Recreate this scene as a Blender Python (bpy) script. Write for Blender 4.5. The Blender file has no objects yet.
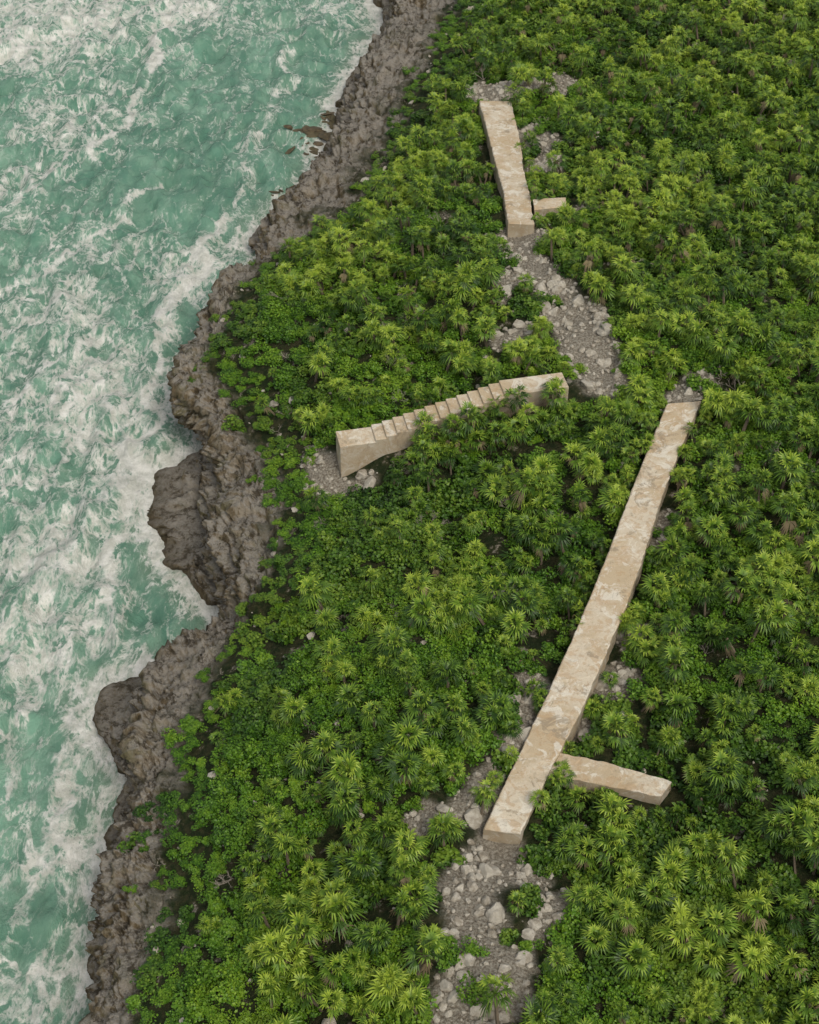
import bpy, math, random, bmesh
import numpy as np
from mathutils import Vector, kdtree
from mathutils.bvhtree import BVHTree
rng=np.random.default_rng(7); random.seed(7)
sc=bpy.context.scene
CAM=np.array([0,0,62.0]); P=math.radians(42); F=1576.0
def ray(px,py):
    u=(px-409.5)/F; v=(512-py)/F
    return np.array([u, v*math.sin(P)+math.cos(P), v*math.cos(P)-math.sin(P)])
def U(px,py,z):
    d=ray(px,py); t=(z-CAM[2])/d[2]; return CAM+d*t
# ---------------- noise
def vn(p,seed=0):
    i=np.floor(p).astype(np.int64); f=p-i; f=f*f*(3-2*f)
    def h(a,b,c):
        n=((i[:,0]+a)*73856093)^((i[:,1]+b)*19349663)^((i[:,2]+c)*83492791)^(seed*9973+77)
        n&=0x7fffffff; n=(n^(n>>13))*1274126177; n&=0x7fffffff; n^=(n>>15)
        return (n&0xffff)/65535.0
    x,y,z=f[:,0],f[:,1],f[:,2]
    a=h(0,0,0)*(1-x)+h(1,0,0)*x; b=h(0,1,0)*(1-x)+h(1,1,0)*x
    c=h(0,0,1)*(1-x)+h(1,0,1)*x; d=h(0,1,1)*(1-x)+h(1,1,1)*x
    return (a*(1-y)+b*y)*(1-z)+(c*(1-y)+d*y)*z
def fbm(p,o=4,seed=0,g=.5,ridge=False):
    s=0;a=1;t=0;q=p.copy()
    for k in range(o):
        v=vn(q,seed+k*13)
        if ridge: v=1-abs(2*v-1)
        s=s+a*v;t+=a;a*=g;q=q*2.03+17.3
    return s/t
def smooth(a,b,x):
    t=np.clip((x-a)/(b-a),0,1); return t*t*(3-2*t)
# ---------------- nodes
def newmat(name):
    m=bpy.data.materials.new(name); m.use_nodes=True; nt=m.node_tree
    return m,nt,nt.nodes['Principled BSDF']
def N(nt,t,props=None,ins=None):
    n=nt.nodes.new(t)
    for k,v in (props or {}).items(): setattr(n,k,v)
    for k,v in (ins or {}).items():
        if isinstance(v,bpy.types.NodeSocket): nt.links.new(v,n.inputs[k])
        else: n.inputs[k].default_value=v
    return n
def mix(nt,f,a,b,bt='MIX'):
    def c(v): return v if isinstance(v,bpy.types.NodeSocket) else (*v,1)
    return N(nt,'ShaderNodeMix',{'data_type':'RGBA','blend_type':bt},{0:f,6:c(a),7:c(b)}).outputs[2]
def M(nt,op,a,b=0.0,c=False):
    return N(nt,'ShaderNodeMath',{'operation':op,'use_clamp':c},{0:a,1:b}).outputs[0]
def mr(nt,v,a,b,c=0.,d=1.):
    return N(nt,'ShaderNodeMapRange',{'interpolation_type':'SMOOTHSTEP'},{0:v,1:a,2:b,3:c,4:d}).outputs[0]
def noise(nt,vec,s,det=5,r=.6,dist=0.):
    return N(nt,'ShaderNodeTexNoise',{},{'Vector':vec,'Scale':s,'Detail':det,'Roughness':r,'Distortion':dist}).outputs[0]
def attr(nt,n): return N(nt,'ShaderNodeAttribute',{'attribute_name':n}).outputs['Fac']
def pos(nt): return N(nt,'ShaderNodeNewGeometry').outputs['Position']
def bump(nt,h,s,d=.1,nrm=None):
    i={'Height':h,'Strength':s,'Distance':d}
    if nrm is not None: i['Normal']=nrm
    return N(nt,'ShaderNodeBump',{},i).outputs[0]
# ---------------- mesh helpers
def mk(name,verts,faces,mat,smooth_=False,attrs=None,link=True,mats=None,fm=None):
    me=bpy.data.meshes.new(name); me.from_pydata([tuple(v) for v in verts],[],faces); 
    for m in (mats or [mat]): me.materials.append(m)
    if fm is not None: me.polygons.foreach_set('material_index',fm)
    if smooth_: me.polygons.foreach_set('use_smooth',[True]*len(me.polygons))
    for k,v in (attrs or {}).items():
        a=me.attributes.new(k,'FLOAT','POINT'); a.data.foreach_set('value',np.asarray(v,dtype=np.float32))
    me.update()
    o=bpy.data.objects.new(name,me)
    if link: sc.collection.objects.link(o)
    return o
def grid_mesh(name,G,mat,attrs):
    R,C_,_=G.shape
    me=bpy.data.meshes.new(name)
    me.vertices.add(R*C_); me.vertices.foreach_set('co',G.reshape(-1).astype(np.float32))
    idx=np.arange(R*C_).reshape(R,C_)
    q=np.stack([idx[:-1,:-1],idx[:-1,1:],idx[1:,1:],idx[1:,:-1]],-1).reshape(-1,4)
    me.loops.add(q.size); me.loops.foreach_set('vertex_index',q.reshape(-1).astype(np.int32))
    me.polygons.add(len(q)); me.polygons.foreach_set('loop_start',np.arange(0,q.size,4,dtype=np.int32))
    me.update(calc_edges=True); me.validate()
    me.polygons.foreach_set('use_smooth',[True]*len(me.polygons))
    for k,v in attrs.items():
        a=me.attributes.new(k,'FLOAT','POINT'); a.data.foreach_set('value',v.reshape(-1).astype(np.float32))
    me.materials.append(mat); me.update()
    o=bpy.data.objects.new(name,me); sc.collection.objects.link(o); return o

# ================= coast control lines (waterline, cliff foot, crest, vegetation edge)
ST=[
((425,-110),(430,-112),(470,-150,5),(525,-150,6)),
((375,-30),(380,-34),(437,-75,5),(490,-75,6)),
((383,28),(388,24),(412,-15,4.5),(465,-12,6)),
((365,58),(370,54),(405,15,4),(447,35,6)),
((343,98),(349,94),(390,50,4.5),(432,65,6)),
((335,135),(340,130),(368,92,4.5),(412,100,6)),
((315,175),(320,170),(352,128,4.5),(395,145,6)),
((275,215),(282,212),(332,165,4),(372,185,5.5)),
((250,243),(258,242),(298,205,3.5),(352,213,5.5)),
((262,258),(266,257),(275,235,2.5),(315,236,5)),
((246,285),(250,286),(258,262,3),(280,262,4.5)),
((226,325),(229,327),(232,290,4),(247,290,4.8)),
((200,362),(203,364),(212,325,4.5),(228,325,5)),
((186,402),(190,404),(196,350,4.5),(214,352,5)),
((190,427),(194,427),(179,380,4.3),(217,375,5)),
((204,440),(208,440),(192,394,4.5),(237,400,5.2)),
((207,452),(210,453),(210,415,4.3),(254,425,5.3)),
((178,468),(207,470),(224,440,4.5),(270,455,5.5)),
((155,485),(202,490),(238,470,4.6),(285,490,5.8)),
((153,520),(197,530),(245,505,4.8),(290,520,6)),
((166,555),(205,568),(245,545,5),(278,558,6)),
((195,585),(218,592),(240,580,4.5),(262,595,6)),
((220,618),(226,618),(228,612,2.5),(247,628,5)),
((192,664),(197,670),(194,645,3.),(226,660,5)),
((106,688),(148,710),(157,668,3.5),(206,697,5)),
((92,716),(132,748),(153,710,4),(192,730,5)),
((124,770),(134,785),(150,745,4),(180,765,5)),
((122,822),(130,832),(145,785,4.2),(172,800,5.2)),
((120,855),(128,860),(136,815,4.2),(168,835,5.2)),
((106,890),(114,893),(125,850,4),(170,880,5)),
((112,925),(118,928),(120,885,4),(165,922,5)),
((101,960),(108,962),(122,920,4),(150,960,5)),
((101,995),(108,997),(116,950,4),(134,1000,5)),
((106,1035),(112,1037),(114,990,4),(130,1045,5)),
((104,1095),(110,1097),(118,1050,4.2),(134,1105,5)),
((98,1180),(104,1182),(112,1130,4.5),(137,1190,5.2))]
W=np.array([U(*s[0],-.1) for s in ST]); B=np.array([U(*s[1],.75) for s in ST])
C=np.array([U(s[2][0],s[2][1],s[2][2]) for s in ST]); V=np.array([U(s[3][0],s[3][1],s[3][2]) for s in ST])
def cr(Pt,k=32):
    n=len(Pt); Q=np.vstack([2*Pt[0]-Pt[1],Pt,2*Pt[-1]-Pt[-2]]); out=[]
    t=np.linspace(0,1,k,endpoint=False)[:,None]
    for i in range(n-1):
        a,b,c,d=Q[i],Q[i+1],Q[i+2],Q[i+3]
        out.append(.5*((2*b)+(c-a)*t+(2*a-5*b+4*c-d)*t**2+(3*b-a-3*c+d)*t**3))
    out.append(Pt[-1][None]); L=np.vstack(out)
    fd=np.array([.22,1,0]); nd=np.array([-.1,-1,0])
    return np.vstack([[L[0]+fd*s for s in (2500,1200,600,300,150,80)],[L[0]+fd*s for s in np.linspace(40,.5,60)],L,
      [L[-1]+nd*s for s in np.linspace(.5,40,60)],[L[-1]+nd*s for s in (80,150,300,600,1200,2500)]])
W,B,C,V=map(cr,(W,B,C,V))
W=W+np.c_[(fbm(W*.6,5,301)-.5)*2.0,(fbm(W*.6,5,302)-.5)*2.0,W[:,0]*0]
Un=W+np.array([-3,0,-3.5])
rows=[];rk=[]
def seg(a,b,n,k0,k1):
    for t in np.linspace(0,1,n,endpoint=False): rows.append(a*(1-t)+b*t); rk.append(k0*(1-t)+k1*t)
seg(Un,W,6,0,1); seg(W,B,18,1,2); seg(B,C,66,2,3); seg(C,V,36,3,4)
ds=np.concatenate([np.linspace(0,75,240),np.geomspace(80,2500,14)])
for d in ds:
    q=V.copy(); q[:,0]+=d; k=smooth(0,12,d)
    q[:,2]=V[:,2]*(1-k)+5.3*k+5*(1-math.exp(-d/10))
    n1=fbm(q*np.array([1/9,1/9,0]),3,5)-.5; n2=fbm(q*np.array([1/2.2,1/2.2,0]),3,9)-.5
    q[:,2]+=(n1*2.6+n2*.9)*smooth(0,5,d)
    rows.append(q); rk.append(4+d)
G=np.stack(rows); rk=np.array(rk)
gu=np.gradient(G,axis=0); gv=np.gradient(G,axis=1)
nr=np.cross(gv,gu); nr/=np.linalg.norm(nr,axis=2,keepdims=True)+1e-9
if nr[len(rows)-60,600,2]<0: nr=-nr
amp=np.interp(rk,[0,1,1.5,2,2.3,3,3.5,4,6,8],[.2,.2,.5,.8,1.1,1.0,.8,.5,.12,0])
fl=G.reshape(-1,3)
d1=(fbm(fl*.33,3,21)-.5)*1.9
d2=(fbm(fl*np.array([.8,.8,.35]),5,31,.55,True)-.6)*1.45     # vertical ribs and gullies
d2b=(fbm(fl*np.array([.4,.4,2.4]),4,35,.55,True)-.6)*1.1      # bedding ledges
d3=(fbm(fl*2.4,5,41,.64,True)-.6)*.68
zz_=fl[:,2]+ (fbm(fl*.4,2,47)-.5)*1.6
strat=-.6*np.exp(-((zz_-1.1)/.35)**2)-.35*np.exp(-((zz_-2.6)/.25)**2)+.3*np.exp(-((zz_-3.7)/.35)**2)
strat=strat*((np.repeat(rk,G.shape[1])>1.9)&(np.repeat(rk,G.shape[1])<3.1))*1.4
disp=(d1+d2+d2b+d3+strat).reshape(G.shape[:2])*amp[:,None]
G2=G+nr*disp[:,:,None]
fine=fbm(fl*.8,4,55,.6).reshape(G.shape[:2])
flo=np.interp(rk,[1.0,1.1,1.35,2],[-9,.0,.35,.5])[:,None]+fine*.6
G2[:,:,2]=np.maximum(G2[:,:,2],flo)
veg=smooth(3.35,4.25,rk[:,None]+(fine-.5)*2.0)
# ground worn away below the foot of the stairs and at the end of the walkway
zl,zu=8.75,10.75
a=U(340,447,zl); e=U(569,387,zu); ax=(e-a); ax[2]=0; Ltot=np.linalg.norm(ax); ax/=Ltot; per=np.array([-ax[1],ax[0],0]); wd=1.35
for c_,r_,h_ in ((a-per*.9+ax*.4,1.7,1.0),(U(500,850,8.6),1.3,.5)):
    G2[:,:,2]-=h_*np.exp(-(((G2[:,:,0]-c_[0])**2+(G2[:,:,1]-c_[1])**2)/r_**2))

# ---- terrain material
tm,nt,b=newmat('eroded_limestone_ground')
p=pos(nt); z=N(nt,'ShaderNodeSeparateXYZ',{},{0:p}).outputs[2]
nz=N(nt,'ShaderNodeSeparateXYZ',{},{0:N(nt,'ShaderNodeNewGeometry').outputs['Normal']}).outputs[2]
n1=noise(nt,p,.35,5,.6); n2=noise(nt,p,2.2,8,.65); n3=noise(nt,p,9,5,.7)
ps=N(nt,'ShaderNodeMapping',{},{'Vector':p,'Scale':(1.,1.,.4)}).outputs[0]
vs_=noise(nt,ps,1.6,8,.68)
rock=mix(nt,mr(nt,n1,.4,.62),(.165,.122,.066),(.255,.205,.138))
rock=mix(nt,mr(nt,vs_,.47,.60,0,.9),rock,(.36,.31,.235))
rock=mix(nt,mr(nt,noise(nt,p,.7,5,.6),.50,.66,0,.6),rock,(.125,.118,.045))
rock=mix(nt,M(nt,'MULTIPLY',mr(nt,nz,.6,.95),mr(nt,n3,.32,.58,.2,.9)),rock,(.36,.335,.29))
rock=mix(nt,mr(nt,vs_,.48,.37,0,.85),rock,(.05,.038,.022))
rock=mix(nt,mr(nt,n2,.43,.33,0,.75),rock,(.055,.045,.030))  # dark of crevices painted into the rock colour by noise
rock=mix(nt,mr(nt,M(nt,'ADD',z,M(nt,'MULTIPLY',n2,1.4)),1.9,.7,0,.72),rock,(.075,.056,.030))
soil=mix(nt,mr(nt,n2,.4,.6),(.018,.030,.008),(.050,.050,.020))
pale=mix(nt,mr(nt,n3,.35,.65),(.19,.155,.11),(.46,.42,.34))
soil=mix(nt,mr(nt,noise(nt,p,1.1,5,.7),.58,.66,0,.85),soil,pale)
col=mix(nt,attr(nt,'veg'),rock,soil)
col=mix(nt,attr(nt,'pale'),col,pale)
nt.links.new(col,b.inputs['Base Color']); b.inputs['Roughness'].default_value=.9
b.inputs['Specular IOR Level'].default_value=.2
hh=M(nt,'ADD',noise(nt,ps,3.0,7,.72),M(nt,'MULTIPLY',noise(nt,p,9,3,.7),.35))
nt.links.new(bump(nt,hh,.9,.42),b.inputs['Normal'])
terr=grid_mesh('terrain',G2,tm,{'veg':np.broadcast_to(veg,G.shape[:2]).copy(),'pale':np.zeros(G.shape[:2])})
bpy.context.view_layer.update()
dg=bpy.context.evaluated_depsgraph_get()
bvh=BVHTree.FromObject(terr,dg)
def gpx(px,py):
    d=Vector(ray(px,py)); h=bvh.ray_cast(Vector(CAM),d.normalized()); return np.array(h[0]) if h[0] else U(px,py,9)
def gz(x,y):
    h=bvh.ray_cast(Vector((x,y,80)),Vector((0,0,-1))); return (h[0].z,h[1]) if h[0] else (0,Vector((0,0,1)))

# ---- rubble patches (polyline, radius m)
def poly(l): return np.array([gpx(*q) for q in l])[:,:2]
patches=[(poly([(515,238),(532,262),(552,285),(570,310),(585,340),(592,362),(600,382)]),1.35),
 (poly([(484,92),(505,90),(535,88),(560,84)]),1.6),
 (poly([(478,862),(472,895),(480,930),(472,965),(462,1010),(450,1060)]),1.05),
 (poly([(507,738),(494,775),(480,800)]),.9),
 (poly([(482,858),(520,868)]),.9),
 (poly([(530,690),(515,730)]),.7),
 (poly([(318,462),(330,488),(350,492)]),.9),
 (poly([(560,765),(600,700),(628,640)]),.5),
 (poly([(505,1000),(520,955),(560,905)]),.5),
 (poly([(640,560),(660,520)]),.5),
 (poly([(530,130),(545,165)]),.9),(poly([(560,215),(600,205)]),.5),
 (poly([(340,722),(365,712)]),.5),(poly([(420,835),(425,820)]),.6),(poly([(500,600),(510,590)]),.5),
 (poly([(525,330),(505,345)]),.6),(poly([(670,400),(700,380)]),.8),(poly([(520,270),(500,300)]),.6)]
def dseg(Q,pl):
    d=np.full(len(Q),1e9)
    for a_,b_ in zip(pl[:-1],pl[1:]):
        ab=b_-a_; t=np.clip(((Q-a_)@ab)/(ab@ab+1e-9),0,1); d=np.minimum(d,np.linalg.norm(Q-(a_+t[:,None]*ab),axis=1))
    return d
def wobble(Q): return (fbm(np.c_[Q*.55,Q[:,0]*0],3,3)-.5)*2.4
xy=G2.reshape(-1,3)[:,:2]
sel=(xy[:,0]>-40)&(xy[:,0]<50)&(xy[:,1]>15)&(xy[:,1]<160)
pa=np.zeros(len(xy)); qs=xy[sel]; pp=np.zeros(len(qs)); wob=wobble(qs)
for pl,r in patches: pp=np.maximum(pp,1-smooth(r*.7,r*1.3,dseg(qs,pl)+wob))
pa[sel]=pp; terr.data.attributes['pale'].data.foreach_set('value',pa.astype(np.float32))

# ================= structures
cm,nt,b=newmat('weathered_concrete')
p=pos(nt)
n1=noise(nt,p,.55,5,.65); n2=noise(nt,p,2.2,8,.7,.5); n3=noise(nt,p,18,4,.7)
c=mix(nt,mr(nt,n1,.40,.60),(.53,.42,.275),(.64,.555,.42))
c=mix(nt,mr(nt,n2,.49,.57,0,.5),c,(.47,.31,.165))
c=mix(nt,mr(nt,noise(nt,p,1.2,8,.72,.8),.52,.58,0,.75),c,(.74,.69,.58))
c=mix(nt,mr(nt,noise(nt,p,.9,8,.75,.6),.55,.63,0,.7),c,(.29,.23,.155))
c=mix(nt,mr(nt,n3,.44,.30,0,.55),c,(.24,.19,.125))
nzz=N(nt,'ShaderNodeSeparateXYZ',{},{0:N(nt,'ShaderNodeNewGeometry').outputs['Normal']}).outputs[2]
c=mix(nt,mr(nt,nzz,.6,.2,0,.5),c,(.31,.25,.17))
nt.links.new(c,b.inputs['Base Color']); b.inputs['Roughness'].default_value=.85; b.inputs['Specular IOR Level'].default_value=.25
nt.links.new(bump(nt,M(nt,'ADD',noise(nt,p,3,6,.7),M(nt,'MULTIPLY',n3,.4)),.7,.1),b.inputs['Normal'])
obst=[] # centreline, halfwidth
def wall(name,L,R,h,dz=0):
    n=len(L)
    cz=np.array([gpx((l[0]+r[0])/2,(l[1]+r[1])/2+h*10)[2] for l,r in zip(L,R)])
    t=np.linspace(0,1,n); k=np.polyfit(t,cz,1); zt=np.polyval(k,t)+h+dz
    Lw=np.array([U(*l,z_) for l,z_ in zip(L,zt)]); Rw=np.array([U(*r,z_) for r,z_ in zip(R,zt)])
    m=int(np.linalg.norm(Lw[-1]-Lw[0])/.18)+2; tt=np.linspace(0,n-1,m)
    f=lambda A:np.stack([np.interp(tt,range(n),A[:,i]) for i in range(3)],1)
    Lw,Rw=f(Lw),f(Rw); vs=[]
    bv=.05
    for l,r in zip(Lw,Rw):
        w=(r-l); w/=np.linalg.norm(w)
        ring=[l-[0,0,h+1.6],l-[0,0,h*.5],l-[0,0,bv],l+w*bv]+[l+(r-l)*s for s in (.25,.5,.75)]+[r-w*bv,r-[0,0,bv],r-[0,0,h*.5],r-[0,0,h+1.6]]
        vs.append(ring)
    A=np.array(vs); K=A.shape[1]
    fl=A.reshape(-1,3); e=(fbm(fl*1.3,3,61)-.5)*.07+(fbm(fl*4,2,63)-.5)*.10
    e2=(fbm(fl*1.3,3,71)-.5)*.07+(fbm(fl*4,2,73)-.5)*.08
    fl=fl+np.c_[e,e2,e*.6]
    faces=[]
    for i in range(m-1):
        for j in range(K-1): faces.append((i*K+j,(i+1)*K+j,(i+1)*K+j+1,i*K+j+1))
    faces.append(tuple(range(K))); faces.append(tuple(reversed([(m-1)*K+j for j in range(K)])))
    o=mk(name,fl,faces,cm)
    bm=bmesh.new(); bm.from_mesh(o.data); bmesh.ops.recalc_face_normals(bm,faces=bm.faces); bm.to_mesh(o.data); bm.free()
    obst.append(((Lw[:,:2]+Rw[:,:2])/2,np.linalg.norm(Lw[m//2]-Rw[m//2])/2,h))
    return Lw,Rw
wA=wall('concrete_walkway',[(483,829),(511,770),(543,703),(568,647),(590,597),(612,543),(632,488),(650,444),(667,404)],
 [(520,834),(549,772),(582,709),(607,651),(628,601),(647,545),(664,490),(682,445),(701,401)],.95)
wB=wall('concrete_wall',[(549,774),(600,784),(661,796)],[(559,752),(612,763),(672,781)],.6)
wC=wall('concrete_ramp',[(508,224),(503,190),(496,165),(487,130),(479,101)],[(534,225),(530,195),(524,170),(519,135),(511,101)],.9)
wall('concrete_step',[(535,209),(550,208),(566,207)],[(533,199),(550,198),(566,197)],.8)
# staircase
nst=13
land0=Ltot*.155; land1=Ltot*.235; run=(Ltot-land0-land1)/nst; ri=(zu-zl)/nst
prof=[(0,zl)]; s=land0
for i in range(nst):
    zc=zl+ri*i; prof.append((s,zc)); prof.append((s,zc+ri)); s+=run
prof.append((Ltot,zu))
vs=[];fc=[];K=len(prof)
for k,(s,z_) in enumerate(prof):
    for w in (0,.33,.66,1):
        q=a+ax*s+per*wd*w; vs.append((q[0],q[1],z_))
for s,z_ in prof:
    for w in (0,1):
        q=a+ax*s+per*wd*w; vs.append((q[0],q[1],4.8+s*.25))
o0=K*4
for k in range(K-1):
    for w in range(3): fc.append((4*k+w,4*k+4+w,4*k+5+w,4*k+1+w))
    fc.append((4*k,o0+2*k,o0+2*k+2,4*k+4)); fc.append((4*k+3,4*k+7,o0+2*k+3,o0+2*k+1))
fc.append((0,1,2,3,o0+1,o0)); fc.append((4*K-4,o0+2*K-2,o0+2*K-1,4*K-1,4*K-2,4*K-3))
st=mk('concrete_staircase',vs,fc,cm)
bm=bmesh.new(); bm.from_mesh(st.data); bmesh.ops.remove_doubles(bm,verts=bm.verts,dist=1e-4); bmesh.ops.dissolve_degenerate(bm,edges=bm.edges,dist=1e-4)
bmesh.ops.recalc_face_normals(bm,faces=bm.faces); bm.to_mesh(st.data); bm.free()
bvm=st.modifiers.new('bev','BEVEL'); bvm.width=.035; bvm.segments=2; bvm.limit_method='ANGLE'
stc=np.array([a+per*wd/2,a+ax*Ltot+per*wd/2])[:,:2]
stairclear=np.array([a-per*1.2-ax*.1,a+ax*2.0-per*.7])[:,:2]

# ================= plants
def leafmat(name,dark,mid,bright,rough=.45,patch=.12,aw=.9):
    m,nt,b=newmat(name)
    oi=N(nt,'ShaderNodeObjectInfo')
    tone=attr(nt,'tone')
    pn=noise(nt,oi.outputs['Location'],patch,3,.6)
    f=M(nt,'ADD',M(nt,'MULTIPLY',tone,aw),M(nt,'ADD',M(nt,'MULTIPLY',oi.outputs['Random'],.45),M(nt,'MULTIPLY',M(nt,'SUBTRACT',pn,.55),1.5)))
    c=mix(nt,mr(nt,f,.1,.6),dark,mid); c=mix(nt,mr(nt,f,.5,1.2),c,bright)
    nt.links.new(c,b.inputs['Base Color']); b.inputs['Roughness'].default_value=rough; b.inputs['Specular IOR Level'].default_value=.3
    return m
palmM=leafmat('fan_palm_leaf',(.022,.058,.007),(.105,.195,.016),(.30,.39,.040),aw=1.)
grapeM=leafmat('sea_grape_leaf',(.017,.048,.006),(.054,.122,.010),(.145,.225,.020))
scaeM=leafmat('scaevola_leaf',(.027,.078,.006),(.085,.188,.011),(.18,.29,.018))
barkM,nt,b=newmat('palm_bark'); b.inputs['Roughness'].default_value=.9
nt.links.new(mix(nt,noise(nt,pos(nt),12),(.07,.05,.03),(.20,.16,.11)),b.inputs['Base Color'])
deadM,nt,b=newmat('dry_frond'); b.inputs['Roughness'].default_value=.8
nt.links.new(mix(nt,N(nt,'ShaderNodeObjectInfo').outputs['Random'],(.12,.09,.045),(.26,.21,.11)),b.inputs['Base Color'])
def tube(vs,fs,fm,tone,p0,p1,r0,r1,mi,n=5):
    p0=np.array(p0,float);p1=np.array(p1,float);d=p1-p0; d/=np.linalg.norm(d)+1e-9
    u=np.cross(d,[.3,.9,.2]);u/=np.linalg.norm(u);v=np.cross(d,u);b0=len(vs)
    for pp_,r in ((p0,r0),(p1,r1)):
        for k in range(n):
            a_=2*math.pi*k/n; vs.append(pp_+r*(u*math.cos(a_)+v*math.sin(a_))); tone.append(.3)
    for k in range(n): fs.append((b0+k,b0+(k+1)%n,b0+n+(k+1)%n,b0+n+k)); fm.append(mi)
def palm(i):
    r=random.Random(100+i); vs=[];fs=[];fm=[];tone=[]
    heads=[(0,0)] if i<7 else [(-.32,.1),(.34,-.12)]
    for hx,hy in heads:
        H=r.uniform(.8,1.55); lx,ly=hx+r.uniform(-.2,.2),hy+r.uniform(-.2,.2)
        tube(vs,fs,fm,tone,(hx*.3,hy*.3,-.3),(lx,ly,H),.09,.07,1)
        nl=r.randint(14,18)
        for k in range(nl):
            q=k/nl; az=k*2.39996+r.uniform(-.35,.35); el=math.radians(80-105*q**.8+r.uniform(-10,10))
            dead = q>.84 and r.random()<.4
            if dead: el=math.radians(-48)
            d=np.array([math.cos(el)*math.cos(az),math.cos(el)*math.sin(az),math.sin(el)])
            base=np.array([lx,ly,H]); pl=r.uniform(.26,.52)
            tip=base+d*pl; tube(vs,fs,fm,tone,base,tip,.013,.009,2 if dead else 0,3)
            el2=el-math.radians(r.uniform(8,30)); fd=np.array([math.cos(el2)*math.cos(az),math.cos(el2)*math.sin(az),math.sin(el2)])
            side=np.array([-math.sin(az),math.cos(az),0]); up=np.cross(fd,side); up/=np.linalg.norm(up)
            if up[2]<0: up=-up
            tw=r.uniform(-.4,.4); side=side*math.cos(tw)+up*math.sin(tw); up=np.cross(fd,side); up/=np.linalg.norm(up)
            if up[2]<0: up=-up
            rl=r.uniform(.46,.68); nf=r.randint(8,10); ag=1-q
            fold=r.uniform(.1,.5)
            for j in range(nf):
                th=math.radians(-80+160*j/(nf-1)+r.uniform(-5,5)); l=rl*(1-.35*abs(th)/1.4)*r.uniform(.88,1.12)
                ld=fd*math.cos(th)+side*math.sin(th)+up*fold*abs(math.sin(th)); ld/=np.linalg.norm(ld)
                wv=np.cross(ld,up); wv/=np.linalg.norm(wv)+1e-9; w=.038
                b0=len(vs); mid=tip+ld*l*.5; end=tip+ld*l-np.array([0,0,.14*l/.4*r.uniform(.3,1.5)])
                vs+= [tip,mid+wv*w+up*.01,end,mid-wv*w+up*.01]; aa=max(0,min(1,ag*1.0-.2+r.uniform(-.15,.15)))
                tone+=[aa*.25,aa,min(1,aa+.3),aa]; fs.append((b0,b0+1,b0+2,b0+3)); fm.append(2 if dead else 0)  # younger leaves brighter; each blade darker at its base, brighter at its tip
    return mk('fan_palm_%d'%i,vs,fs,None,attrs={'tone':tone},link=False,mats=[palmM,barkM,deadM],fm=fm)
def shrub(i,mat,ls,nl,nm,hh=.42):
    r=random.Random(500+i); vs=[];fs=[];fm=[];tone=[]
    lobes=[(np.array([r.uniform(-.45,.45),r.uniform(-.45,.45),r.uniform(.05,hh)]),r.uniform(.2,.36)) for _ in range(9)]
    for c_,R_ in lobes: tube(vs,fs,fm,tone,(0,0,-.1),c_,.025,.008,1,4)
    for k in range(nl):
        c_,R_=lobes[r.randrange(9)]
        d=np.array([r.gauss(0,1),r.gauss(0,1),r.gauss(.35,1)]); d/=np.linalg.norm(d)
        q=c_+d*R_*r.uniform(.6,1.15)
        if q[2]<0: continue
        n=d*.6+np.array([r.gauss(0,.5),r.gauss(0,.5),r.gauss(.5,.4)]); n/=np.linalg.norm(n)
        u=np.cross(n,[r.gauss(0,1),r.gauss(0,1),r.gauss(0,1)]); u/=np.linalg.norm(u)+1e-9; v=np.cross(n,u)
        l=ls*r.uniform(.7,1.3); w=l*.40; b0=len(vs)
        vs+=[q-u*l*.5,q+v*w+u*l*.1,q+u*l*.55-n*l*.15,q-v*w+u*l*.1]
        aa=min(1,max(0,.0+q[2]*1.1+r.uniform(-.28,.28))); tone+=[aa]*4; fs.append((b0,b0+1,b0+2,b0+3)); fm.append(0)  # leaves darker towards the bottom of the bush, with random spread
    return mk('%s_%d'%(nm,i),vs,fs,None,attrs={'tone':tone},link=False,mats=[mat,barkM],fm=fm)
twigM,nt,b=newmat('bleached_twig'); b.inputs['Roughness'].default_value=.9; b.inputs['Base Color'].default_value=(.30,.26,.21,1)
def twig(i):
    r=random.Random(900+i); vs=[];fs=[];fm=[];tone=[]
    def br(p0,d,l,rad,dep):
        p1=p0+d*l; tube(vs,fs,fm,tone,p0,p1,rad,rad*.6,0,4)
        if dep:
            for _ in range(3):
                dd=d+np.array([r.gauss(0,.5),r.gauss(0,.5),r.gauss(.1,.35)]); br(p1,dd/np.linalg.norm(dd),l*r.uniform(.55,.85),rad*.6,dep-1)
    for _ in range(4):
        d=np.array([r.gauss(0,1),r.gauss(0,1),.7]); br(np.zeros(3),d/np.linalg.norm(d),.4,.022,3)
    return mk('bare_shrub_%d'%i,vs,fs,twigM,attrs={'tone':tone},link=False)
def rockmat(name,c1,c2,c3):
    rm,nt,b=newmat(name)
    p=pos(nt); oi=N(nt,'ShaderNodeObjectInfo')
    c=mix(nt,mr(nt,noise(nt,p,3,7,.7),.35,.65),c1,c2)
    c=mix(nt,M(nt,'MULTIPLY',oi.outputs['Random'],.5),c,c3)
    nt.links.new(c,b.inputs['Base Color']); b.inputs['Roughness'].default_value=.9
    nt.links.new(bump(nt,noise(nt,p,8,6,.7),.6,.1),b.inputs['Normal']); return rm
rm1=rockmat('limestone_boulder',(.22,.185,.135),(.46,.42,.345),(.56,.52,.43))
rm2=rockmat('wet_shore_rock',(.05,.038,.02),(.14,.105,.06),(.10,.09,.04))
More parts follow.
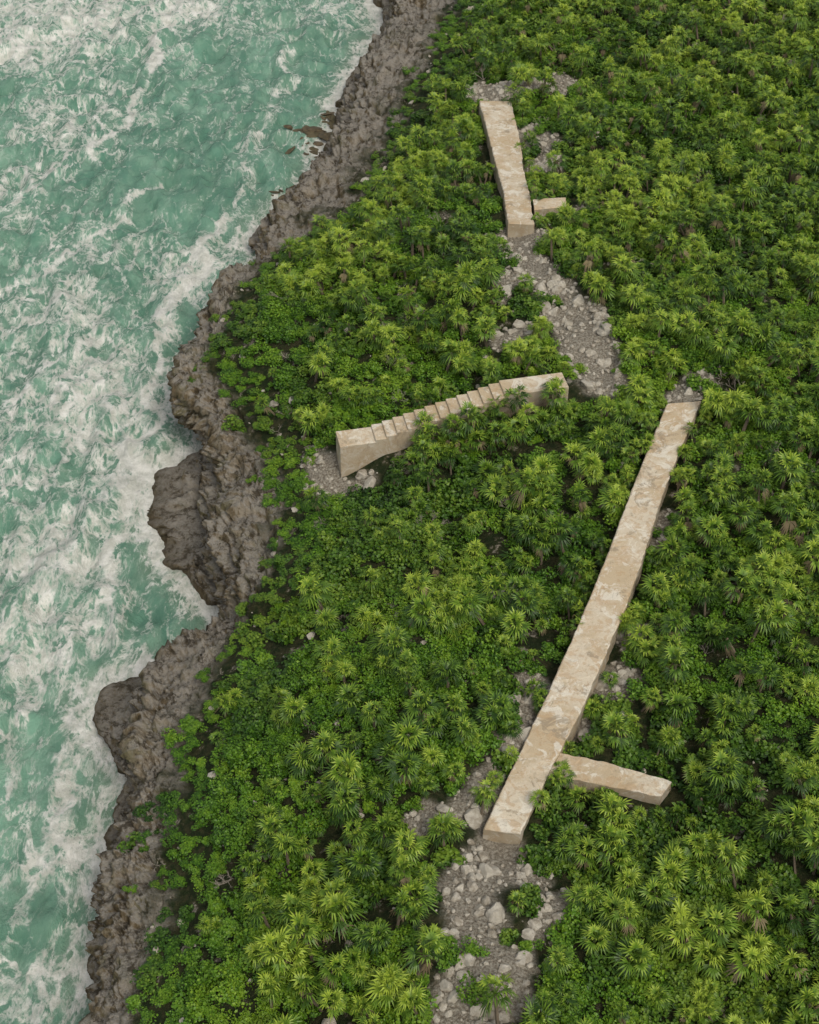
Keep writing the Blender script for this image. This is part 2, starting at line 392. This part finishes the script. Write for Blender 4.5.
def rock(i,rm):
    bm=bmesh.new(); bmesh.ops.create_icosphere(bm,subdivisions=3,radius=.5)
    co=np.array([v.co for v in bm.verts])
    for k in range(9):
        n=rng.normal(size=3); n/=np.linalg.norm(n); h=rng.uniform(.27,.42); d_=co@n; co-=np.maximum(d_-h,0)[:,None]*n*.9
    co*= np.array([1,rng.uniform(.7,1),rng.uniform(.5,.75)]); co*= (1+(fbm(co*4+i*7,3,i)-.5)*.45)[:,None]
    for v,c_ in zip(bm.verts,co): v.co=c_
    me=bpy.data.meshes.new('boulder_%d'%i); bm.to_mesh(me); bm.free(); me.materials.append(rm)
    return bpy.data.objects.new('boulder_%d'%i,me)
def coll(name,obs):
    c_=bpy.data.collections.new(name)
    for o in obs: c_.objects.link(o)
    return c_
def scatter(name,pts,rot,scl,idx,collection):
    me=bpy.data.meshes.new(name); me.from_pydata([tuple(q) for q in pts],[],[])
    a_=me.attributes.new('rot','FLOAT_VECTOR','POINT'); a_.data.foreach_set('vector',np.asarray(rot,dtype=np.float32).reshape(-1))
    a_=me.attributes.new('scl','FLOAT_VECTOR','POINT'); a_.data.foreach_set('vector',np.asarray(scl,dtype=np.float32).reshape(-1))
    a_=me.attributes.new('idx','INT','POINT'); a_.data.foreach_set('value',np.asarray(idx,dtype=np.int32))
    o=bpy.data.objects.new(name,me); sc.collection.objects.link(o)
    ng=bpy.data.node_groups.new(name+'_nodes','GeometryNodeTree')
    ng.interface.new_socket('Geometry',in_out='INPUT',socket_type='NodeSocketGeometry')
    ng.interface.new_socket('Geometry',in_out='OUTPUT',socket_type='NodeSocketGeometry')
    gi=ng.nodes.new('NodeGroupInput'); go=ng.nodes.new('NodeGroupOutput'); ip=ng.nodes.new('GeometryNodeInstanceOnPoints')
    ci=ng.nodes.new('GeometryNodeCollectionInfo'); ci.inputs['Collection'].default_value=collection
    ci.inputs['Separate Children'].default_value=True; ci.inputs['Reset Children'].default_value=True
    def na(n,t):
        x=ng.nodes.new('GeometryNodeInputNamedAttribute'); x.data_type=t; x.inputs[0].default_value=n; return x.outputs[0]
    L=ng.links.new
    L(gi.outputs[0],ip.inputs['Points']); L(ci.outputs[0],ip.inputs['Instance']); ip.inputs['Pick Instance'].default_value=True
    L(na('idx','INT'),ip.inputs['Instance Index'])
    er=ng.nodes.new('FunctionNodeEulerToRotation'); L(na('rot','FLOAT_VECTOR'),er.inputs[0]); L(er.outputs[0],ip.inputs['Rotation'])
    L(na('scl','FLOAT_VECTOR'),ip.inputs['Scale']); L(ip.outputs[0],go.inputs[0])
    md=o.modifiers.new('scatter','NODES'); md.node_group=ng; return o
vy=V[:,1]; vx=V[:,0]; od=np.argsort(vy); vy=vy[od]; vx=vx[od]
def inland(Q): return Q[:,0]-np.interp(Q[:,1],vy,vx)
def jgrid(s,x0,x1,y0,y1,j=.45):
    X,Y=np.meshgrid(np.arange(x0,x1,s),np.arange(y0,y1,s*.87)); X=X+((np.arange(X.shape[0])%2)*s*.5)[:,None]
    Q=np.c_[X.ravel(),Y.ravel()]; return Q+rng.uniform(-j,j,Q.shape)*s
def nz2(Q,s,seed,o=3): return fbm(np.c_[Q*s,Q[:,0]*0],o,seed)
def dob(Q):
    d=np.full(len(Q),1e9)
    for pl,hw,h in obst: d=np.minimum(d,dseg(Q,pl)-hw)
    return d
def dst(Q): return dseg(Q,stc)-wd/2
def dpa(Q):
    d=np.full(len(Q),1e9)
    for pl,r in patches: d=np.minimum(d,dseg(Q,pl)-r)
    return d+wobble(Q)
X0,X1,Y0,Y1=-32,50,18,148
# palms
Q=jgrid(1.2,X0,X1,Y0,Y1,.48); dI=inland(Q); n_=nz2(Q,.13,81); g_=nz2(Q,.3,83,2)
prob=smooth(.6,5,dI)*np.clip(.32+1.0*smooth(.36,.52,n_)+.03*(dI-6),0,.95)*smooth(.2,.34,g_)
dO=dob(Q); dO2=dob(Q+np.array([0,.6])); dS=dst(Q)
ok=(rng.random(len(Q))<prob)&(dO>.55)&(dO2>.5)&((dpa(Q)>.35)|(rng.random(len(Q))<.10))&(dseg(Q,stairclear)>1.1)&(dS>.5)
Q=Q[ok]; dO=np.minimum(dO,dS)[ok]
s=(.5+.6*rng.random(len(Q))**1.2+.25*(nz2(Q,.4,87,2)-.5))*np.where(dO<1.2,.8,1)
ex=[];es=[]
for off,lo,hi in ((.75,.95,1.15),(1.6,.85,1.1)):
    for t in np.arange(3.6,Ltot-.3,.8):
        q=a+ax*(t+rng.uniform(-.2,.2))-per*(off+rng.uniform(-.15,.15)); ex.append(q[:2]); es.append(rng.uniform(lo,hi)*(.8 if t<5 else .9))
for wi,(Lw,Rw) in enumerate((wA,wC)):
    m=len(Lw)
    for i in range(6,m-3,4):
        w=(Rw[i]-Lw[i])[:2]; w/=np.linalg.norm(w)
        if rng.random()<.55: ex.append(Rw[i][:2]+w*rng.uniform(.25,.6)); es.append(rng.uniform(.5,.75))
        if wi==0 and rng.random()<.5: ex.append(Lw[i][:2]-w*rng.uniform(.25,.6)); es.append(rng.uniform(.5,.72))
Lw,Rw=wB
for t in (.45,.6,.8,.95):
    q=Lw[int(t*(len(Lw)-1))][:2]; ex.append(q+np.array([.1,-.85])); es.append(rng.uniform(.45,.6))
Q=np.vstack([Q,ex]); s=np.concatenate([s,es])
zs=[gz(*q) for q in Q]; n=len(Q)
palms=[palm(i) for i in range(9)]
scatter('fan_palm_thicket',np.c_[Q,[z_[0]-.05 for z_ in zs]],np.c_[rng.normal(0,.24,n),rng.normal(0,.24,n),rng.uniform(0,6.28,n)],np.c_[s,s,s*rng.uniform(.75,1.25,n)],rng.integers(0,9,n),coll('fan_palms',palms))
# shrubs
Q=jgrid(.76,X0,X1,Y0,Y1); dI=inland(Q); n_=nz2(Q,.16,91); n3_=nz2(Q,.6,95); g_=nz2(Q,.33,97,3); pm=nz2(Q,.13,81)
prob=smooth(-1.3,.5,dI+(n3_-.5)*5)*np.clip(.66+smooth(.36,.44,g_),0,1)*(1-.42*smooth(.38,.52,pm)*smooth(3,8,dI))
ok=(rng.random(len(Q))<prob)&(dob(Q)>.25)&((dpa(Q)>.15)|(rng.random(len(Q))<.17))&(dseg(Q,stairclear)>.8)&(dst(Q)>.25)
Q=Q[ok]; dI=dI[ok]; n_=n_[ok]; zs=[gz(*q) for q in Q]; zv=np.array([z_[0] for z_ in zs]); k_=zv>3.6; Q=Q[k_];dI=dI[k_];n_=n_[k_];zv=zv[k_]; n=len(Q)
sh=[shrub(i,grapeM,.16,480,'a_sea_grape') for i in range(4)]+[shrub(10+i,scaeM,.115,720,'b_scaevola') for i in range(4)]+[twig(i) for i in range(2)]
sh_idx=np.where(n_+rng.normal(0,.05,n)-.004*(dI-5)>.48,rng.integers(4,8,n),rng.integers(0,4,n))
sh_idx=np.where(rng.random(n)<.02,rng.integers(8,10,n),sh_idx)
s=rng.uniform(.65,1.25,n)*np.where(dI<2,.75,1)
sz=s*rng.uniform(.45,1.1,n)*np.where(dI<2.5,.6,1)
scatter('coastal_shrubs',np.c_[Q,zv-.03],np.c_[rng.normal(0,.1,n),rng.normal(0,.1,n),rng.uniform(0,6.28,n)],np.c_[s,s,sz],sh_idx,coll('shrubs',sh))
# rubble
Q=jgrid(.32,-30,30,22,140,.5); d=dpa(Q)
ok=(d<.15)&(rng.random(len(Q))<.6)&(dob(Q)>.05)&(dst(Q)>.05)
extra=jgrid(.7,X0,X1,Y0,Y1); e_=(rng.random(len(extra))<.10)&(inland(extra)>-.6)&(dob(extra)>.2)&(dst(extra)>.2)
Q=np.vstack([Q[ok],extra[e_]]); zs=[gz(*q) for q in Q]; n=len(Q); s=np.exp(rng.normal(-1.4,.6,n)).clip(.1,1.1)
scatter('limestone_rubble',np.c_[Q,[z_[0]+.02 for z_ in zs]],rng.uniform(0,6.28,(n,3))*[.1,.1,1],np.c_[s,s,s],rng.integers(0,8,n),coll('boulders',[rock(i,rm1) for i in range(8)]))
cc=[((318,130),2.1),((331,118),1.2),((310,152),1.3),((285,197),1.0)]
pts=[];ss=[]
for (x,y),s_ in cc:
    q=U(x,y,0)
    for k in range(14):
        o_=rng.normal(0,.45,2)*s_; pts.append((q[0]+o_[0]*1.3,q[1]+o_[1],rng.uniform(-.02,.2))); t=s_*rng.uniform(.25,.7); ss.append((t*1.6,t*1.2,t*.55))
n=len(pts); scatter('shore_rocks',pts,rng.uniform(0,6.28,(n,3))*[.06,.06,1],ss,rng.integers(0,8,n),coll('ledges',[rock(20+i,rm2) for i in range(8)]))

# ================= sea
xs=np.concatenate([-np.geomspace(3500,78,14),np.arange(-75,12,.24),np.geomspace(14,3500,12)])
ys=np.concatenate([-np.geomspace(3500,12,12),np.geomspace(.5,22,8),np.arange(23,175,.28),np.geomspace(180,4500,14)])
X,Y=np.meshgrid(xs,ys); Pw=np.c_[X.ravel(),Y.ravel(),np.zeros(X.size)]
kd=kdtree.KDTree(len(W))
for i,q in enumerate(W): kd.insert((q[0],q[1],0),i)
kd.balance()
near=(Pw[:,0]>-76)&(Pw[:,0]<13)&(Pw[:,1]>22)&(Pw[:,1]<176)
dc=np.full(len(Pw),60.)
dc[near]=[kd.find(q)[2] for q in Pw[near]]
wx=(fbm(Pw*.05,3,201)-.5)*14; s=Pw[:,0]-.17*Pw[:,1]+wx
c1=(.5+.5*np.sin(s*2*math.pi/8.5))**2.2; c2=(.5+.5*np.sin((s+.5*Pw[:,1])*2*math.pi/3.3+wx*.6))**1.5
ch=fbm(Pw*np.array([.6,.33,0]),5,211,.58,True)
gm=fbm(Pw*.07,2,217)
fade=near*smooth(0,4,dc)+0.06
Z=(c1*.65*smooth(.3,.65,gm)+c2*.2+(ch-.6)*1.35)*fade
dens=np.zeros(len(Pw)); Wn=Pw[near]; dn=np.zeros(len(Wn))
BL=[(40,20,95,40,.70),(180,8,60,22,.66),(60,120,80,35,.40),(20,180,60,35,.40),(335,20,45,25,.45),(100,255,80,25,.36),(195,275,45,30,.5),(60,325,80,45,.55),(90,400,75,60,.66),(125,480,38,60,.62),(30,470,50,50,.45),(60,560,62,60,.72),(40,650,55,50,.66),(95,620,35,40,.6),(15,740,40,40,.38),(90,760,35,40,.5),(50,870,50,45,.45),(30,990,55,45,.6),(85,940,25,50,.52),(235,240,20,25,.45)]
for px,py,rx,ry,w in BL:
    c_=U(px,py,0); a1=U(px+rx,py,0)[0]-c_[0]; b1=U(px,py-ry,0)[1]-c_[1]
    dn=np.maximum(dn,w*np.exp(-((Wn[:,0]-c_[0])/a1)**2*.8-((Wn[:,1]-c_[1])/b1)**2*.8))
LN=[([(200,-10),(165,35),(150,72),(128,112),(96,160)],.35,.85),([(225,225),(175,320),(152,420),(126,500),(118,560),(106,620),(92,655)],.5,.92),([(0,60),(60,40),(120,10)],.7,.8),([(0,300),(50,270),(110,225),(150,190)],.4,.62),([(70,690),(60,760),(75,830),(60,900)],.5,.7),([(300,40),(285,90),(250,150),(225,225)],.35,.45),([(0,215),(40,190),(75,150)],.4,.6),([(30,700),(10,800)],.4,.55),([(0,420),(40,380),(110,340)],.5,.75)]
wn=(fbm(Wn*.35,3,221)-.5)*4
for l,r,w in LN:
    pl=np.array([U(*q,0) for q in l])[:,:2]; d=dseg(Wn[:,:2]+wn[:,None]*np.array([1,0]),pl)
    dn=np.maximum(dn,w*np.exp(-(d/(r*1.3))**2)*(.65+.7*fbm(Wn*.4,2,223)))
dcn=dc[near]
dn=np.maximum(dn,1.0*np.exp(-(dcn/1.4)**2)*(.35+1.1*fbm(Wn*.3,2,231)))
dn+= (fbm(Wn*.15,3,241)-.5)*.5
dens[near]=dn; dens[~near]=.2
sm,nt,b=newmat('turquoise_sea')
p=pos(nt); mp=N(nt,'ShaderNodeMapping',{},{'Vector':p,'Rotation':(0,0,.30),'Scale':(1,.5,0)}).outputs[0]
wv=N(nt,'ShaderNodeTexNoise',{},{'Vector':mp,'Scale':.35,'Detail':4}).outputs['Color']
wp=N(nt,'ShaderNodeVectorMath',{'operation':'MULTIPLY_ADD'},{0:wv,1:(2.0,2.0,0),2:mp}).outputs[0]
A1=noise(nt,wp,.5,8,.6); A2=noise(nt,wp,1.4,7,.62); A3=noise(nt,wp,3.6,5,.62)
def rdg(a_,k): return M(nt,'MAXIMUM',M(nt,'SUBTRACT',1.,M(nt,'MULTIPLY',M(nt,'ABSOLUTE',M(nt,'SUBTRACT',a_,.5)),k)),0.)
r1=rdg(A1,15.); r2=rdg(A2,12.); r3=rdg(A3,9.)
fd=attr(nt,'foam')
v=M(nt,'ADD',M(nt,'MULTIPLY',fd,.90),M(nt,'ADD',M(nt,'MULTIPLY',r1,.36),M(nt,'ADD',M(nt,'MULTIPLY',r2,.34),M(nt,'MULTIPLY',r3,.20))))
v=M(nt,'ADD',v,M(nt,'MULTIPLY',M(nt,'SUBTRACT',noise(nt,wp,2.8,8,.76),.5),1.0))
foam=mr(nt,v,.55,1.12,0,.94)
w1=noise(nt,mp,.09,5,.6)
wc=mix(nt,mr(nt,w1,.35,.65),(.100,.240,.165),(.180,.350,.245))
wc=mix(nt,mr(nt,noise(nt,wp,.8,5,.6),.42,.62,0,.7),wc,(.235,.395,.285))
wc=mix(nt,mr(nt,noise(nt,wp,.35,5,.6),.6,.45,0,.45),wc,(.075,.180,.120))
wc=mix(nt,mr(nt,attr(nt,'shore'),2.4,.2,0,.5),wc,(.20,.25,.165))
wc=mix(nt,mr(nt,v,.3,.95,0,.4),wc,(.36,.455,.365))
fc_=mix(nt,mr(nt,noise(nt,p,1.3,6,.7),.35,.65),(.54,.54,.47),(.80,.78,.72))
nt.links.new(mix(nt,foam,wc,fc_),b.inputs['Base Color'])
nt.links.new(mr(nt,foam,0,1,.18,.85),b.inputs['Roughness']); b.inputs['IOR'].default_value=1.33
nt.links.new(bump(nt,noise(nt,mp,1.1,7,.68,.4),.9,.5),b.inputs['Normal'])
sea=grid_mesh('sea_water',np.c_[Pw[:,:2],Z].reshape(X.shape[0],X.shape[1],3),sm,{'foam':dens,'shore':dc})

# ================= light
w=bpy.data.worlds.new('World'); sc.world=w; w.use_nodes=True; nt=w.node_tree
EL,AZ=52,150
sky=nt.nodes.new('ShaderNodeTexSky'); sky.sky_type='NISHITA'; sky.sun_disc=False
sky.sun_elevation=math.radians(EL); sky.sun_rotation=math.radians(AZ); sky.air_density=1.2; sky.dust_density=3
hs=N(nt,'ShaderNodeHueSaturation',{},{'Saturation':.3,'Color':sky.outputs[0]})
bg=nt.nodes['Background']; nt.links.new(hs.outputs[0],bg.inputs[0]); bg.inputs[1].default_value=.138
sd=bpy.data.lights.new('sun','SUN'); sd.energy=1.3; sd.angle=math.radians(22); sd.color=(1,.92,.78)
so=bpy.data.objects.new('sun',sd); sc.collection.objects.link(so)
a_=math.radians(AZ); e_=math.radians(EL); dv=Vector((math.sin(a_)*math.cos(e_),math.cos(a_)*math.cos(e_),math.sin(e_)))
so.rotation_euler=dv.to_track_quat('Z','Y').to_euler()
sc.view_settings.view_transform='Standard'; sc.view_settings.look='None'; sc.view_settings.exposure=0
cd=bpy.data.cameras.new('camera'); co=bpy.data.objects.new('camera',cd); sc.collection.objects.link(co)
co.location=CAM; co.rotation_euler=(math.radians(90-42),0,0); cd.sensor_fit='VERTICAL'; cd.sensor_height=24; cd.lens=F/1024*24
cd.clip_end=6000; cd.clip_start=1; sc.camera=co
